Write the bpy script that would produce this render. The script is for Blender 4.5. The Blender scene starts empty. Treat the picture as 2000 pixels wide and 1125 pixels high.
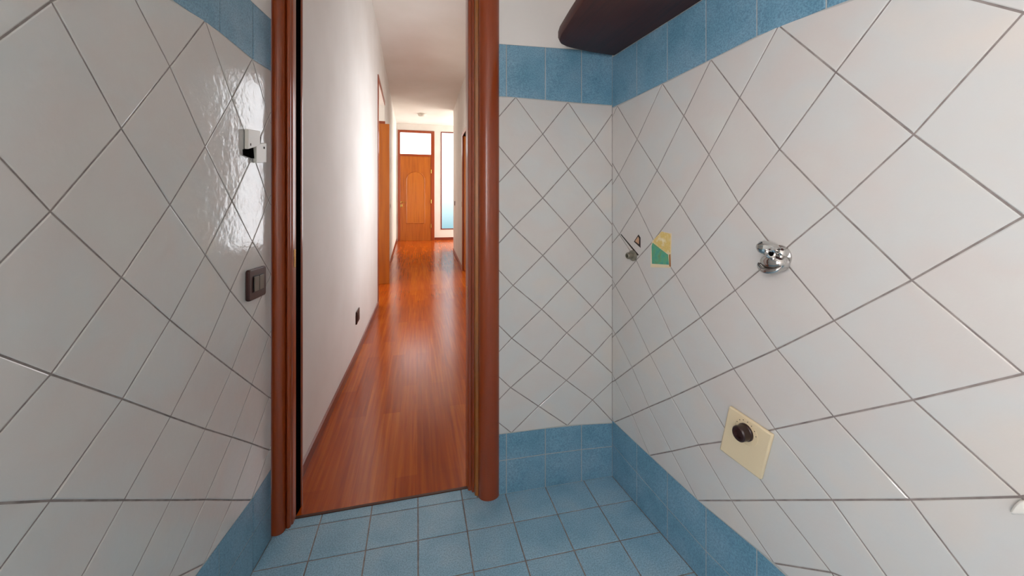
import bpy, bmesh, math, random
from mathutils import Vector
random.seed(7)
C = bpy.context.scene.collection
D = bpy.data
PI = math.pi
# ------------------------------------------------------------------ camera, light, exposure
F, VX, HZ, EYE = 750.0, 815.0, 400.0, 1.5
YAW = math.atan((1000 - VX) / F)
cam_data = D.cameras.new('camera'); cam = D.objects.new('camera', cam_data); C.objects.link(cam)
cam_data.sensor_width = 36; cam_data.lens = F / 2000 * 36
cam_data.shift_y = -(562.5 - HZ) / 2000
cam_data.clip_start = 0.02
cam.location = (0, 0, EYE); cam.rotation_euler = (PI / 2, 0, -YAW)
scene = bpy.context.scene
scene.camera = cam
vs = scene.view_settings
vs.view_transform = 'Standard'; vs.look = 'None'; vs.gamma = 1; vs.use_curve_mapping = False
vs.exposure = 0.0
w = D.worlds.new('world'); scene.world = w; w.use_nodes = True
w.node_tree.nodes['Background'].inputs[0].default_value = (0.75, 0.87, 1, 1)
w.node_tree.nodes['Background'].inputs[1].default_value = 1.0
E_ROOM, E_END, E_SIDE, E_NEAR, E_RECESS, E_LEFT = 20.5, 3.0, 4.0, 5.8, 9.5, 5.0      # glow of the panes; side, near, recess and left ones are added

def area(name, loc, rot, sx, sy, power, col):
    l = D.lights.new(name, 'AREA'); l.shape = 'RECTANGLE'; l.size = sx; l.size_y = sy
    l.energy = power; l.color = col
    o = D.objects.new(name, l); C.objects.link(o); o.location = loc; o.rotation_euler = rot
    return o

# ------------------------------------------------------------------ measuring helpers (picture -> room)
FW = Vector((math.sin(YAW), math.cos(YAW), 0)); RT = Vector((math.cos(YAW), -math.sin(YAW), 0))
CAM = Vector((0, 0, EYE))
def ray(x, y): return FW + RT * ((x - 1000) / F) + Vector((0, 0, 1)) * ((HZ - y) / F)
def hit(x, y, p, n):
    r = ray(x, y); return CAM + r * ((p - CAM).dot(n) / r.dot(n))

# ------------------------------------------------------------------ materials
def lin(c): return tuple(((v / 255) / 12.92 if v / 255 <= .04045 else ((v / 255 + .055) / 1.055) ** 2.4) for v in c) + (1,)
def mat(name, col, rough=.5, metal=0, spec=.5, coat=0):
    m = D.materials.new(name); m.use_nodes = True; b = m.node_tree.nodes['Principled BSDF']
    b.inputs['Base Color'].default_value = lin(col); b.inputs['Roughness'].default_value = rough
    b.inputs['Metallic'].default_value = metal; b.inputs['Specular IOR Level'].default_value = spec
    b.inputs['Coat Weight'].default_value = coat; b.inputs['Coat Roughness'].default_value = .12
    return m
def nodes(m): return m.node_tree.nodes, m.node_tree.links, m.node_tree.nodes['Principled BSDF']
def noise_col(m, cols, scale=(3, 3, 3), detail=4, bump=0, bscale=60, bdist=.002, pos=None, rough=None):
    N, L, b = nodes(m)
    tc = N.new('ShaderNodeTexCoord'); mp = N.new('ShaderNodeMapping'); mp.inputs['Scale'].default_value = scale
    nz = N.new('ShaderNodeTexNoise'); nz.inputs['Scale'].default_value = 1; nz.inputs['Detail'].default_value = detail
    cr = N.new('ShaderNodeValToRGB'); e = cr.color_ramp.elements
    pos = pos or [.3 + .4 * i / (len(cols) - 1) for i in range(len(cols))]
    e[0].position = pos[0]; e[0].color = lin(cols[0]); e[1].position = pos[-1]; e[1].color = lin(cols[-1])
    for p, c in list(zip(pos, cols))[1:-1]:
        q = e.new(p); q.color = lin(c)
    L.new(tc.outputs['Object'], mp.inputs[0]); L.new(mp.outputs[0], nz.inputs['Vector']); L.new(nz.outputs['Fac'], cr.inputs[0])
    L.new(cr.outputs[0], b.inputs['Base Color'])
    if bump:
        n2 = N.new('ShaderNodeTexNoise'); n2.inputs['Scale'].default_value = bscale; n2.inputs['Detail'].default_value = 3
        bp = N.new('ShaderNodeBump'); bp.inputs['Strength'].default_value = bump; bp.inputs['Distance'].default_value = bdist
        L.new(tc.outputs['Object'], n2.inputs['Vector']); L.new(n2.outputs['Fac'], bp.inputs['Height']); L.new(bp.outputs[0], b.inputs['Normal'])
    return cr
M = {}
M['tile'] = mat('white_glazed_tile', (205, 200, 196), .11, spec=.5)
noise_col(M['tile'], [(207, 205, 199), (207, 201, 195), (204, 204, 200), (210, 204, 196)], (3.2, 3.2, 4), 3, .35, 30, .003)
M['grout_light'] = mat('pale_grey_grout', (176, 176, 172), .9)
M['grout'] = mat('grey_grout', (128, 118, 112), .9)
noise_col(M['grout'], [(122, 112, 108), (158, 148, 142)], (30, 30, 30), 3, .3, 200)
def speckled(name, a, b2, c, rough, bump):
    m = mat(name, a, rough); N, L, b = nodes(m)
    cr = noise_col(m, [a, b2, c], (7, 7, 7), 6, bump, 160, .0015, [.3, .5, .7])
    v = N.new('ShaderNodeTexNoise'); v.inputs['Scale'].default_value = 190; v.inputs['Detail'].default_value = 2
    r2 = N.new('ShaderNodeValToRGB'); r2.color_ramp.elements[0].position = .35; r2.color_ramp.elements[0].color = (.72, .75, .78, 1)
    r2.color_ramp.elements[1].position = .62; r2.color_ramp.elements[1].color = (1.12, 1.12, 1.1, 1)
    mx = N.new('ShaderNodeMix'); mx.data_type = 'RGBA'; mx.blend_type = 'MULTIPLY'; mx.inputs[0].default_value = 1
    L.new(v.outputs['Fac'], r2.inputs[0]); L.new(cr.outputs[0], mx.inputs[6]); L.new(r2.outputs[0], mx.inputs[7])
    tc = [n for n in N if n.type == 'TEX_COORD'][0]; L.new(tc.outputs['Object'], v.inputs['Vector'])
    L.new(mx.outputs[2], b.inputs['Base Color'])
    return m
M['blue'] = speckled('blue_border_tile', (100, 146, 168), (114, 156, 178), (126, 162, 182), .32, .3)
M['floor_tile'] = speckled('blue_floor_tile', (130, 172, 194), (144, 182, 202), (156, 186, 202), .38, .3)
M['plaster'] = mat('white_wall_paint', (226, 221, 215), .85); noise_col(M['plaster'], [(222, 217, 211), (230, 226, 221)], (2, 2, 2), 3, .12, 90, .001)
M['ceiling'] = mat('white_ceiling_paint', (226, 222, 214), .9); noise_col(M['ceiling'], [(222, 218, 210), (229, 226, 220)], (1.5, 1.5, 1.5), 3)
def wood(name, cols, stretch=(38, 38, 1.6), rough=.28, coat=.3):
    m = mat(name, cols[0], rough, coat=coat); noise_col(m, cols, stretch, 5, .08, 60, .001); return m
M['wood'] = wood('red_brown_varnished_wood', [(138, 56, 17), (144, 60, 19), (152, 66, 23)], (22, 22, .8))
M['wood_pale'] = wood('yellow_brown_wood_edge', [(140, 80, 22), (168, 100, 34)])
M['door_wood'] = wood('orange_brown_door_wood', [(158, 82, 16), (174, 94, 22), (182, 102, 26)], (16, 16, 1.2), .35, .15)
M['door_wood_2'] = wood('orange_brown_panel_wood', [(168, 92, 20), (188, 108, 30), (180, 98, 24)], (22, 22, 1.0), .35, .15)
M['skirt'] = wood('red_brown_skirting_wood', [(104, 34, 14), (132, 50, 20)], (2, 2, 40), .35, .2)
M['shelf'] = wood('dark_mahogany_wood', [(60, 24, 22), (78, 32, 26), (68, 28, 24)], (40, 2.0, 40), .5, .0)
M['black'] = mat('black_gap', (10, 8, 8), 1, spec=0)
M['brass'] = mat('brass', (196, 160, 90), .25, 1)
M['chrome'] = mat('chrome', (205, 203, 200), .1, 1)
M['dull_chrome'] = mat('dull_grey_metal', (150, 145, 130), .4, .8)
M['brown_plastic'] = mat('dark_brown_plastic', (56, 24, 18), .35)
M['rocker'] = mat('grey_beige_rocker_plastic', (104, 94, 80), .35)
M['black_plastic'] = mat('black_plastic', (12, 12, 20), .35)
M['white_plastic'] = mat('white_plastic', (222, 218, 208), .35)
M['beige'] = mat('beige_plastic', (226, 208, 172), .4)
M['knob'] = mat('brown_black_rubber_knob', (46, 26, 24), .35)
M['yellow'] = mat('yellow_old_plaster', (224, 200, 130), .9); noise_col(M['yellow'], [(236, 224, 190), (220, 190, 110), (226, 206, 150)], (30, 30, 30), 4, .6, 120, .004)
M['green'] = mat('green_old_paint', (84, 160, 130), .8); noise_col(M['green'], [(74, 150, 140), (92, 168, 132), (110, 150, 110)], (40, 40, 40), 4, .6, 120, .003)
M['terracotta'] = mat('terracotta_chip', (190, 150, 120), .9)
M['dark_edge'] = mat('dark_chipped_edge', (44, 34, 28), .9)
M['threshold'] = mat('dark_threshold_strip', (84, 56, 44), .5, .3)

def parquet():
    m = mat('orange_red_parquet', (160, 70, 24), .19, coat=.0); N, L, b = nodes(m)
    tc = N.new('ShaderNodeTexCoord'); sp = N.new('ShaderNodeSeparateXYZ'); cb = N.new('ShaderNodeCombineXYZ')
    L.new(tc.outputs['Object'], sp.inputs[0]); L.new(sp.outputs[1], cb.inputs[0]); L.new(sp.outputs[0], cb.inputs[1])
    br = N.new('ShaderNodeTexBrick'); br.offset = .37; br.offset_frequency = 2
    br.inputs['Scale'].default_value = 1; br.inputs['Brick Width'].default_value = 1.1; br.inputs['Row Height'].default_value = .118
    br.inputs['Mortar Size'].default_value = .0007; br.inputs['Mortar Smooth'].default_value = .3; br.inputs['Bias'].default_value = 0
    br.inputs['Color1'].default_value = (0, 0, 0, 1); br.inputs['Color2'].default_value = (1, 1, 1, 1); br.inputs['Mortar'].default_value = (.1, .1, .1, 1)
    L.new(cb.outputs[0], br.inputs['Vector'])
    mp = N.new('ShaderNodeMapping'); mp.inputs['Scale'].default_value = (46, 1.5, 1); L.new(tc.outputs['Object'], mp.inputs[0])
    nz = N.new('ShaderNodeTexNoise'); nz.inputs['Detail'].default_value = 6; nz.inputs['Scale'].default_value = 1; nz.inputs['Distortion'].default_value = .6
    L.new(mp.outputs[0], nz.inputs['Vector'])
    md = N.new('ShaderNodeMix'); md.data_type = 'RGBA'; md.inputs[0].default_value = .78
    L.new(br.outputs['Color'], md.inputs[6]); L.new(nz.outputs['Fac'], md.inputs[7])
    cr = N.new('ShaderNodeValToRGB'); e = cr.color_ramp.elements
    e[0].position = .2; e[0].color = lin((140, 52, 8)); e[1].position = .8; e[1].color = lin((204, 108, 24))
    q = e.new(.5); q.color = lin((174, 76, 12))
    L.new(md.outputs[2], cr.inputs[0]); L.new(cr.outputs[0], b.inputs['Base Color'])
    return m
M['parquet'] = parquet()
def glow(name, col, strength, col2=None, z0=0, z1=1):
    m = D.materials.new(name); m.use_nodes = True; N = m.node_tree.nodes; L = m.node_tree.links
    N.clear(); em = N.new('ShaderNodeEmission'); out = N.new('ShaderNodeOutputMaterial')
    em.inputs[0].default_value = lin(col); em.inputs[1].default_value = strength
    if col2:
        tc = N.new('ShaderNodeTexCoord'); sp = N.new('ShaderNodeSeparateXYZ'); mr = N.new('ShaderNodeMapRange')
        mr.inputs[1].default_value = z0; mr.inputs[2].default_value = z1; cr = N.new('ShaderNodeValToRGB')
        cr.color_ramp.elements[0].color = lin(col2); cr.color_ramp.elements[1].color = lin(col)
        L.new(tc.outputs['Object'], sp.inputs[0]); L.new(sp.outputs[2], mr.inputs[0]); L.new(mr.outputs[0], cr.inputs[0]); L.new(cr.outputs[0], em.inputs[0])
    L.new(em.outputs[0], out.inputs[0]); return m

# ------------------------------------------------------------------ mesh helpers
def finish(bm, name, mats, parent=None, smooth=False, bevel=0, seg=2, kind=None):
    bmesh.ops.recalc_face_normals(bm, faces=bm.faces) if smooth != 'keep' else None
    me = D.meshes.new(name); bm.to_mesh(me); bm.free()
    for m in (mats if isinstance(mats, list) else [mats]): me.materials.append(M[m] if isinstance(m, str) else m)
    if smooth is True:
        for p in me.polygons: p.use_smooth = True
        try: me.set_sharp_from_angle(angle=math.radians(38))
        except Exception: pass
    o = D.objects.new(name, me); C.objects.link(o)
    if parent: o.parent = parent
    if bevel:
        bv = o.modifiers.new('bevel', 'BEVEL'); bv.width = bevel; bv.segments = seg; bv.limit_method = 'ANGLE'; bv.angle_limit = math.radians(40)
        for p in me.polygons: p.use_smooth = True
        try: me.set_sharp_from_angle(angle=math.radians(60))
        except Exception: pass
    if kind: o['kind'] = kind
    return o
def empty(name, loc, **kw):
    o = D.objects.new(name, None); C.objects.link(o); o.location = loc; o.empty_display_size = .05
    for k, v in kw.items(): o[k] = v
    return o
def setparent(o, p):      # keep world coordinates of mesh built in world space
    o.parent = p; o.location = -p.location
def box(bm, x0, x1, y0, y1, z0, z1, mi=0):
    v = [bm.verts.new(c) for c in ((x0, y0, z0), (x1, y0, z0), (x1, y1, z0), (x0, y1, z0), (x0, y0, z1), (x1, y0, z1), (x1, y1, z1), (x0, y1, z1))]
    for f in ((0, 3, 2, 1), (4, 5, 6, 7), (0, 1, 5, 4), (1, 2, 6, 5), (2, 3, 7, 6), (3, 0, 4, 7)):
        bm.faces.new([v[i] for i in f]).material_index = mi
def prism(bm, pts, z0, z1, mi=0):       # vertical extrusion of an xy outline
    a = [bm.verts.new((p[0], p[1], z0)) for p in pts]; b = [bm.verts.new((p[0], p[1], z1)) for p in pts]; n = len(pts)
    bm.faces.new(a[::-1]).material_index = mi; bm.faces.new(b).material_index = mi
    for i in range(n): bm.faces.new([a[i], a[(i + 1) % n], b[(i + 1) % n], b[i]]).material_index = mi
def prism3(bm, loop, off, mi=0):        # any planar 3d loop pushed along off
    a = [bm.verts.new(p) for p in loop]; b = [bm.verts.new(Vector(p) + off) for p in loop]; n = len(loop)
    bm.faces.new(a).material_index = mi; bm.faces.new(b[::-1]).material_index = mi
    for i in range(n): bm.faces.new([a[i], b[i], b[(i + 1) % n], a[(i + 1) % n]]).material_index = mi
def lathe(bm, prof, origin, axis, n=32, mi=0, sx=1, sy=1, up=None):
    ax = Vector(axis).normalized(); up = Vector(up or (0, 0, 1)); e1 = ax.cross(up).normalized(); e2 = e1.cross(ax).normalized()
    rings = []
    for r, h in prof:
        if r < 1e-6: rings.append([bm.verts.new(Vector(origin) + ax * h)])
        else: rings.append([bm.verts.new(Vector(origin) + ax * h + (e1 * math.cos(2 * PI * k / n) * sx + e2 * math.sin(2 * PI * k / n) * sy) * r) for k in range(n)])
    for A, B in zip(rings, rings[1:]):
        for k in range(n):
            q = [A[k % len(A)], A[(k + 1) % len(A)], B[(k + 1) % len(B)], B[k % len(B)]]
            q = list(dict.fromkeys(q))
            if len(q) > 2: bm.faces.new(q).material_index = mi
def tube(bm, pts, rad, n=14, mi=0):
    pts = [Vector(p) for p in pts]; rings = []
    ref = Vector((0, 0, 1))
    for i, p in enumerate(pts):
        t = (pts[min(i + 1, len(pts) - 1)] - pts[max(i - 1, 0)]).normalized()
        e1 = t.cross(ref) if abs(t.dot(ref)) < .95 else t.cross(Vector((1, 0, 0)))
        e1.normalize(); e2 = t.cross(e1); r = rad[i] if isinstance(rad, (list, tuple)) else rad
        rings.append([bm.verts.new(p + (e1 * math.cos(2 * PI * k / n) + e2 * math.sin(2 * PI * k / n)) * r) for k in range(n)])
    for A, B in zip(rings, rings[1:]):
        for k in range(n): bm.faces.new([A[k], A[(k + 1) % n], B[(k + 1) % n], B[k]]).material_index = mi
    bm.faces.new(rings[0][::-1]).material_index = mi; bm.faces.new(rings[-1]).material_index = mi

# ------------------------------------------------------------------ the room's walls as planes
class Plane:
    def __init__(s, p, u, n):
        s.p = Vector((p[0], p[1], 0)); s.u = Vector((u[0], u[1], 0)).normalized(); s.n = Vector((n[0], n[1], 0)).normalized()
    def uz(s, x, y):
        q = hit(x, y, s.p, s.n); return ((q - s.p).dot(s.u), q.z)
    def at(s, u, z, h=0): q = s.p + s.u * u + s.n * h; return Vector((q.x, q.y, z))
# u runs away from the door wall (left / right walls) or leftwards from the corner (door wall)
def yb(x): return 1.953 - .023 * x
SR, SL = .09, .10
RX0 = 1.047; RW = Plane((RX0, yb(RX0)), (SR, -1), (-1, -SR))
LX0 = -.636; LW = Plane((LX0, 1.965), (-SL, -1), (1, -SL))
BW = Plane((RX0, yb(RX0)), (-1, .023), (-.023, -1))

LEFT = [(-1,1,-130,990),(-1,3,-130,645),(-1,5,-130,170),(-1,-1,-130,1285),(6,-2,525,776),(6,-4,525,879),(0,0,97,978),(0,2,98,731),(0,4,97,413),(0,6,99,2.5),(1,-1,241,977),(1,1,238,779.5),(1,3,236,542),(1,5,236,251),
(2,-2,332,977),(2,0,332,814),(2,2,331,625),(2,4,331,400),(2,6,331,130),(3,-5,398,1101),(3,-3,400,976),(3,-1,400,838),(3,1,400,682),(3,3,400,498),(3,5,400,286),(3,7,400,40),
(4,-4,452,977),(4,-2,452,854),(4,0,452,722),(4,4,452,393),(4,6,452,191.6),(5,7,491.5,115.5),(5,3,492,472),(5,1,492,621),(5,-1,491,751),(5,-3,492,867),(5,-5,489.7,977),(6,6,524,229),(6,4,524,391),(6,0,525,655)]
RIGHT = [(0,7,1206,207),(1,6,1244.7,272),(2,7,1293.8,163.6),(3,6,1336,226.5),(4,7,1389,116.6),(5,6,1445,191),(6,7,1521.5,50),(7,6,1633,141.5),(0,5,1209,341),(2,5,1283.8,333),(4,5,1385,301.5),(6,5,1523,291.6),(8,5,1784.9,262.8),(9,6,2000,25),
(1,4,1244.7,403),(3,4,1328.6,399),(5,4,1443,396.6),(7,4,1632,404.5),(9,4,2000,423),(0,3,1210,458),(2,3,1277,470),(4,3,1377,476.7),(6,3,1521,497),(8,3,1781,547.4),(1,2,1243,508),(3,2,1319.4,535.7),(5,2,1436,567.4),(7,2,1629.6,626.4),(9,2,2000,730),
(0,1,1202,557.8),(2,1,1276,578),(4,1,1368.4,620),(6,1,1517.8,682),(8,1,1783.4,781),(1,0,1235.8,620),(3,0,1314,660),(5,0,1433,720),(7,0,1628.5,813.5),(9,0,1995,970),(0,-1,1202,653),(2,-1,1269.6,692),(4,-1,1365,751.6),(6,-1,1514,838),(8,-1,1778.6,975.6),
(1,-2,1235,717.8),(3,-2,1312.5,776),(5,-2,1430,860),(7,-2,1625.8,976.3),(0,-3,1202,742.7),(2,-3,1267.8,795),(4,-3,1365,869),(6,-3,1514,976.7),(1,-4,1235,810),(3,-4,1311.6,881.4),(5,-4,1429,977.4),(7,-4,1624,1117.7),(0,-5,1199.6,824.6),(2,-5,1269,889.6),(4,-5,1363,977.4),(6,-5,1512.4,1100)]
BACK = [(4,7,1007.5,190),(2,7,1109.3,200),(0,7,1206.7,207),(3,6,1060,262),(1,6,1159.5,274.5),(4,5,1005.3,322.8),(2,5,1110,330.5),(0,5,1205,339),(3,4,1060,386.8),(1,4,1158,392),(4,3,1002.7,444),(2,3,1111.5,444),(0,3,1202.7,448),(3,2,1060,499),(1,2,1157,500.8),(4,1,1001.9,557.3),(2,1,1109,549.9),(0,1,1201,549),(3,0,1058,604),(1,0,1157,600),(4,-1,999.5,660.6),(2,-1,1107,650),(0,-1,1199.5,646),(3,-2,1056,705),(1,-2,1156.8,693),(4,-3,997,756.8),(2,-3,1106,742.7),(3,-4,1051.5,793),(1,-4,1157,781),(4,-5,998.7,845),(2,-5,1108,830.7),(0,-5,1199.5,826)]

import numpy as np
class Lattice:
    """tile joints of a diagonal tiling: least-squares surface, with the measured crossings kept"""
    def __init__(s, plane, pts):
        s.pl = plane; s.meas = {(k, j): plane.uz(x, y) for k, j, x, y in pts}
        K = np.array([k for k, j in s.meas], float); J = np.array([j for k, j in s.meas], float)
        U = np.array([v[0] for v in s.meas.values()]); Z = np.array([v[1] for v in s.meas.values()])
        s.cu, *_ = np.linalg.lstsq(np.c_[np.ones_like(K), K], U, rcond=None)
        s.cz, *_ = np.linalg.lstsq(np.c_[np.ones_like(K), J, K, K * J, J * J], Z, rcond=None)
        s.kmin, s.kmax = K.min(), K.max()
    def __call__(s, k, j):
        if (k, j) in s.meas: return s.meas[(k, j)]
        kc = min(max(k, s.kmin), s.kmax); c = s.cz
        return (s.cu[0] + s.cu[1] * k, c[0] + c[1] * j + c[2] * kc + c[3] * kc * j + c[4] * j * j)
def clip(poly, a, b, c):          # keep a*u + b*z >= c
    out = []
    for i in range(len(poly)):
        p, q = poly[i], poly[(i + 1) % len(poly)]; dp = a * p[0] + b * p[1] - c; dq = a * q[0] + b * q[1] - c
        if dp >= 0: out.append(p)
        if dp * dq < 0: t = dp / (dp - dq); out.append((p[0] + (q[0] - p[0]) * t, p[1] + (q[1] - p[1]) * t))
    return out
def areap(p): return .5 * sum(p[i][0] * p[(i + 1) % len(p)][1] - p[(i + 1) % len(p)][0] * p[i][1] for i in range(len(p)))
def clean(p):
    o = []
    for q in p:
        if not o or math.hypot(q[0] - o[-1][0], q[1] - o[-1][1]) > 1e-4: o.append(q)
    if len(o) > 1 and math.hypot(o[0][0] - o[-1][0], o[0][1] - o[-1][1]) < 1e-4: o.pop()
    return o
def inset(poly, g):
    n = len(poly); out = list(poly)
    for i in range(n):
        p, q = poly[i], poly[(i + 1) % n]; dx, dy = q[0] - p[0], q[1] - p[1]; l = math.hypot(dx, dy)
        if l < 1e-6: continue
        a, b = -dy / l, dx / l
        out = clip(out, a, b, a * p[0] + b * p[1] + g)
        if len(out) < 3: return []
    return clean(out)
def add_tile(bm, to3, poly, mi, gap=.0022, bev=.0022, h=.0022, tilt=.0):
    poly = clean(poly)
    if len(poly) < 3: return
    if areap(poly) < 0: poly = poly[::-1]
    a = inset(poly, gap)
    if len(a) < 3 or areap(a) < 1e-5: return
    b = inset(a, bev)
    if len(b) < 3 or len(b) != len(a):
        cx = sum(p[0] for p in a) / len(a); cy = sum(p[1] for p in a) / len(a); k = .97
        b = [(cx + (p[0] - cx) * k, cy + (p[1] - cy) * k) for p in a]
    # match start vertex
    s0 = min(range(len(b)), key=lambda i: math.hypot(b[i][0] - a[0][0], b[i][1] - a[0][1])); b = b[s0:] + b[:s0]
    cx = sum(p[0] for p in a) / len(a); cy = sum(p[1] for p in a) / len(a)
    tu, tz = random.gauss(0, tilt), random.gauss(0, tilt)
    A = [bm.verts.new(to3(p[0], p[1], 0)) for p in a]
    A2 = [bm.verts.new(to3(p[0], p[1], h * .6)) for p in a]
    B = [bm.verts.new(to3(p[0], p[1], h + (p[0] - cx) * tu + (p[1] - cy) * tz)) for p in b]
    n = len(a)
    try:
        bm.faces.new(B).material_index = mi
        for i in range(n):
            bm.faces.new([A2[i], A2[(i + 1) % n], B[(i + 1) % n], B[i]]).material_index = mi
            bm.faces.new([A[i], A[(i + 1) % n], A2[(i + 1) % n], A2[i]]).material_index = mi
    except ValueError: pass

def tiled_wall(name, plane, lat, ks, u0, u1, band_cols, top_band_h, split, H, body):
    """white diagonal field between two blue bands, grout behind, paint above"""
    bm = bmesh.new(); to3 = lambda u, z, h: plane.at(u, z, h)
    def zed(j, u):                    # height of the field's upper or lower edge at u
        kk = [k for k in range(ks[0] - 2, ks[1] + 3) if (k + j) % 2 == lat.par]
        P = sorted(lat(k, j) for k in kk)
        return float(np.interp(u, [p[0] for p in P], [p[1] for p in P]))
    for k in range(ks[0], ks[1] + 1):
        for j in range(-5, 8):
            if (k + j) % 2 == lat.par: continue
            q = [lat(k - 1, j), lat(k, j - 1), lat(k + 1, j), lat(k, j + 1)]
            if j == -5: q = [lat(k - 1, j), lat(k + 1, j), lat(k, j + 1)]
            if j == 7: q = [lat(k - 1, j), lat(k, j - 1), lat(k + 1, j)]
            q = clip(q, 1, 0, u0); q = clip(q, -1, 0, -u1) if len(q) > 2 else q
            if len(q) > 2: add_tile(bm, to3, q, 1, tilt=.0035)
    cols = [u0] + [c for c in band_cols if u0 + .01 < c < u1 - .01] + [u1]
    for a, b in zip(cols, cols[1:]):
        for (lo, hi) in ((lambda u: zed(7, u), lambda u: top_band_h(u)), (lambda u: 0.0, lambda u: zed(-5, u) * split(u)), (lambda u: zed(-5, u) * split(u), lambda u: zed(-5, u))):
            add_tile(bm, to3, [(a, lo(a)), (b, lo(b)), (b, hi(b)), (a, hi(a))], 2, tilt=.004)
    n_us = 60; us = [u0 + (u1 - u0) * i / n_us for i in range(n_us + 1)]
    vb = [[bm.verts.new(plane.at(u, z, 0)) for u in us] for z in (0,)] ; vt = [bm.verts.new(plane.at(u, top_band_h(u), 0)) for u in us]; vc = [bm.verts.new(plane.at(u, H, .001)) for u in us]
    vt2 = [bm.verts.new(plane.at(u, top_band_h(u), .001)) for u in us]
    e0 = [bm.verts.new(plane.at(u, zed(-5, u) + .002, 0)) for u in us]; e1 = [bm.verts.new(plane.at(u, zed(7, u) - .002, 0)) for u in us]
    for i in range(n_us):
        bm.faces.new([vb[0][i], vb[0][i + 1], e0[i + 1], e0[i]]).material_index = 4
        bm.faces.new([e0[i], e0[i + 1], e1[i + 1], e1[i]]).material_index = 0
        bm.faces.new([e1[i], e1[i + 1], vt[i + 1], vt[i]]).material_index = 4
        bm.faces.new([vt2[i], vt2[i + 1], vc[i + 1], vc[i]]).material_index = 3
    body(bm)
    me = D.meshes.new(name)
    for f in bm.faces:                # tiles face the room
        f.normal_update()
        if f.calc_center_median().z > -9 and f.material_index in (0, 1, 2, 3, 4) and f.normal.dot(plane.n) < -.3 and f not in bodyfaces: f.normal_flip()
    bm.to_mesh(me); bm.free()
    for m in ('grout', 'tile', 'blue', 'plaster', 'grout_light'): me.materials.append(M[m])
    o = D.objects.new(name, me); C.objects.link(o); o['kind'] = 'structure'; return o
bodyfaces = set()
ROOF = 2.95; REAR = -1.15
latL = Lattice(LW, LEFT); latL.par = 0
latR = Lattice(RW, RIGHT); latR.par = 1
latB = Lattice(BW, BACK); latB.par = 1
# left wall (lattice index grows toward the door wall, so u falls)
def body_thick(plane, u0, u1, t, z1):
    def f(bm):
        a, b = plane.at(u0, 0, -.0005), plane.at(u1, 0, -.0005)
        c, d = plane.at(u1, 0, -t), plane.at(u0, 0, -t)
        n0 = len(bm.faces); prism(bm, [a, b, c, d], 0, z1, 3)
        bm.faces.ensure_lookup_table(); bodyfaces.clear(); bodyfaces.update(bm.faces[n0:])
    return f
LEND = .03
ulen = 1.95 - REAR
kcol = lambda lat, k: lat.cu[0] + lat.cu[1] * k
def topL(u):
    # band top measured at the door frame
    return zed_simple(latL, 7, u) + .235
def zed_simple(lat, j, u):
    P = sorted(lat(k, j) for k in range(-14, 24) if (k + j) % 2 == lat.par); return float(np.interp(u, [p[0] for p in P], [p[1] for p in P]))
colsL = sorted(kcol(latL, 5 - 1.4142 * i) for i in range(-1, 22))
wl = tiled_wall('wall_left', LW, latL, (-13, 8), LEND, ulen, colsL, topL, lambda u: .5, ROOF, body_thick(LW, LEND, ulen, .1, ROOF))
colsR = sorted(kcol(latR, 1.2 + 1.4142 * i) for i in range(0, 22))
wr = tiled_wall('wall_right', RW, latR, (-1, 22), 0, ulen, colsR, lambda u: 2.3165, lambda u: max(.44, .57 - .22 * u), ROOF, body_thick(RW, 0, ulen, .1, ROOF))
BEND = .645
colsB = sorted([BW.uz(x, 900)[0] for x in (1135.5, 1065, 989)])
wb = tiled_wall('wall_back', BW, latB, (-1, 8), 0, BEND, colsB, lambda u: 2.345 - .0 * u - .02 * u, lambda u: .56, ROOF, body_thick(BW, 0, BEND, .12, ROOF))
# wall over the bathroom door
bm = bmesh.new(); box(bm, -.72, RX0 + .1, 1.975, 2.115, ROOF - .24, 4.2); box(bm, .40, 1.3, 2.07, 2.115, 0, ROOF - .24); finish(bm, 'wall_over_door', 'plaster', kind='structure')

# ------------------------------------------------------------------ bathroom floor
FLR = [  # rows of joints measured on the blue floor: y of rows at the left and right walls
]
bm = bmesh.new()
def fz(x, y): q = hit(x, y, Vector((0, 0, 0)), Vector((0, 0, 1))); return (q.x, q.y)
rowA = [(560,1036),(625,1024),(725,1008),(816,991),(902.5,976),(985,962),(1062.5,948.7),(1137.5,937.5)]
rowB = [(490,1114),(599,1098),(712.5,1077),(817,1057),(914,1037.5),(1006,1021.7),(1092,1006),(1172.5,989)]
pA = [fz(*p) for p in rowA]; pB = [fz(*p) for p in rowB]
# column joints as straight lines along y, row joints spaced evenly
colx = [sum(v) / 2 for v in zip([p[0] for p in pA[1:]], [p[0] for p in pB[1:]])]
step = (colx[-1] - colx[0]) / (len(colx) - 1)
cx = [colx[0] - 2 * step, colx[0] - step] + colx + [colx[-1] + step, colx[-1] + 2 * step]
def rowy(i, x): return (1.960 - .017 * x if i == 0 else (1.96 + .075 if i == -1 else 1.768 - .018 * x - (i - 1) * .2015))
def lx(y): return LX0 - SL * (1.965 - y)
def rx(y): return RX0 + SR * (yb(RX0) - y)
tof = lambda u, z, h: Vector((u, z, h - .0025))
for i in range(0, 16):
    for a, b in zip(cx, cx[1:]):
        q = [(a, rowy(i + 1, a)), (b, rowy(i + 1, b)), (b, rowy(i, b)), (a, rowy(i, a))]
        # keep inside the left and right walls
        q = clip(q, 1, -SL, LX0 - SL * 1.965) ; q = clip(q, -1, -SR, -(RX0 + SR * yb(RX0))) if len(q) > 2 else q
        q = clip(q, 0, 1, REAR) if len(q) > 2 else q
        if len(q) > 2: add_tile(bm, tof, q, 1, gap=.0028, bev=.0018, h=.0025, tilt=.003)
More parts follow.
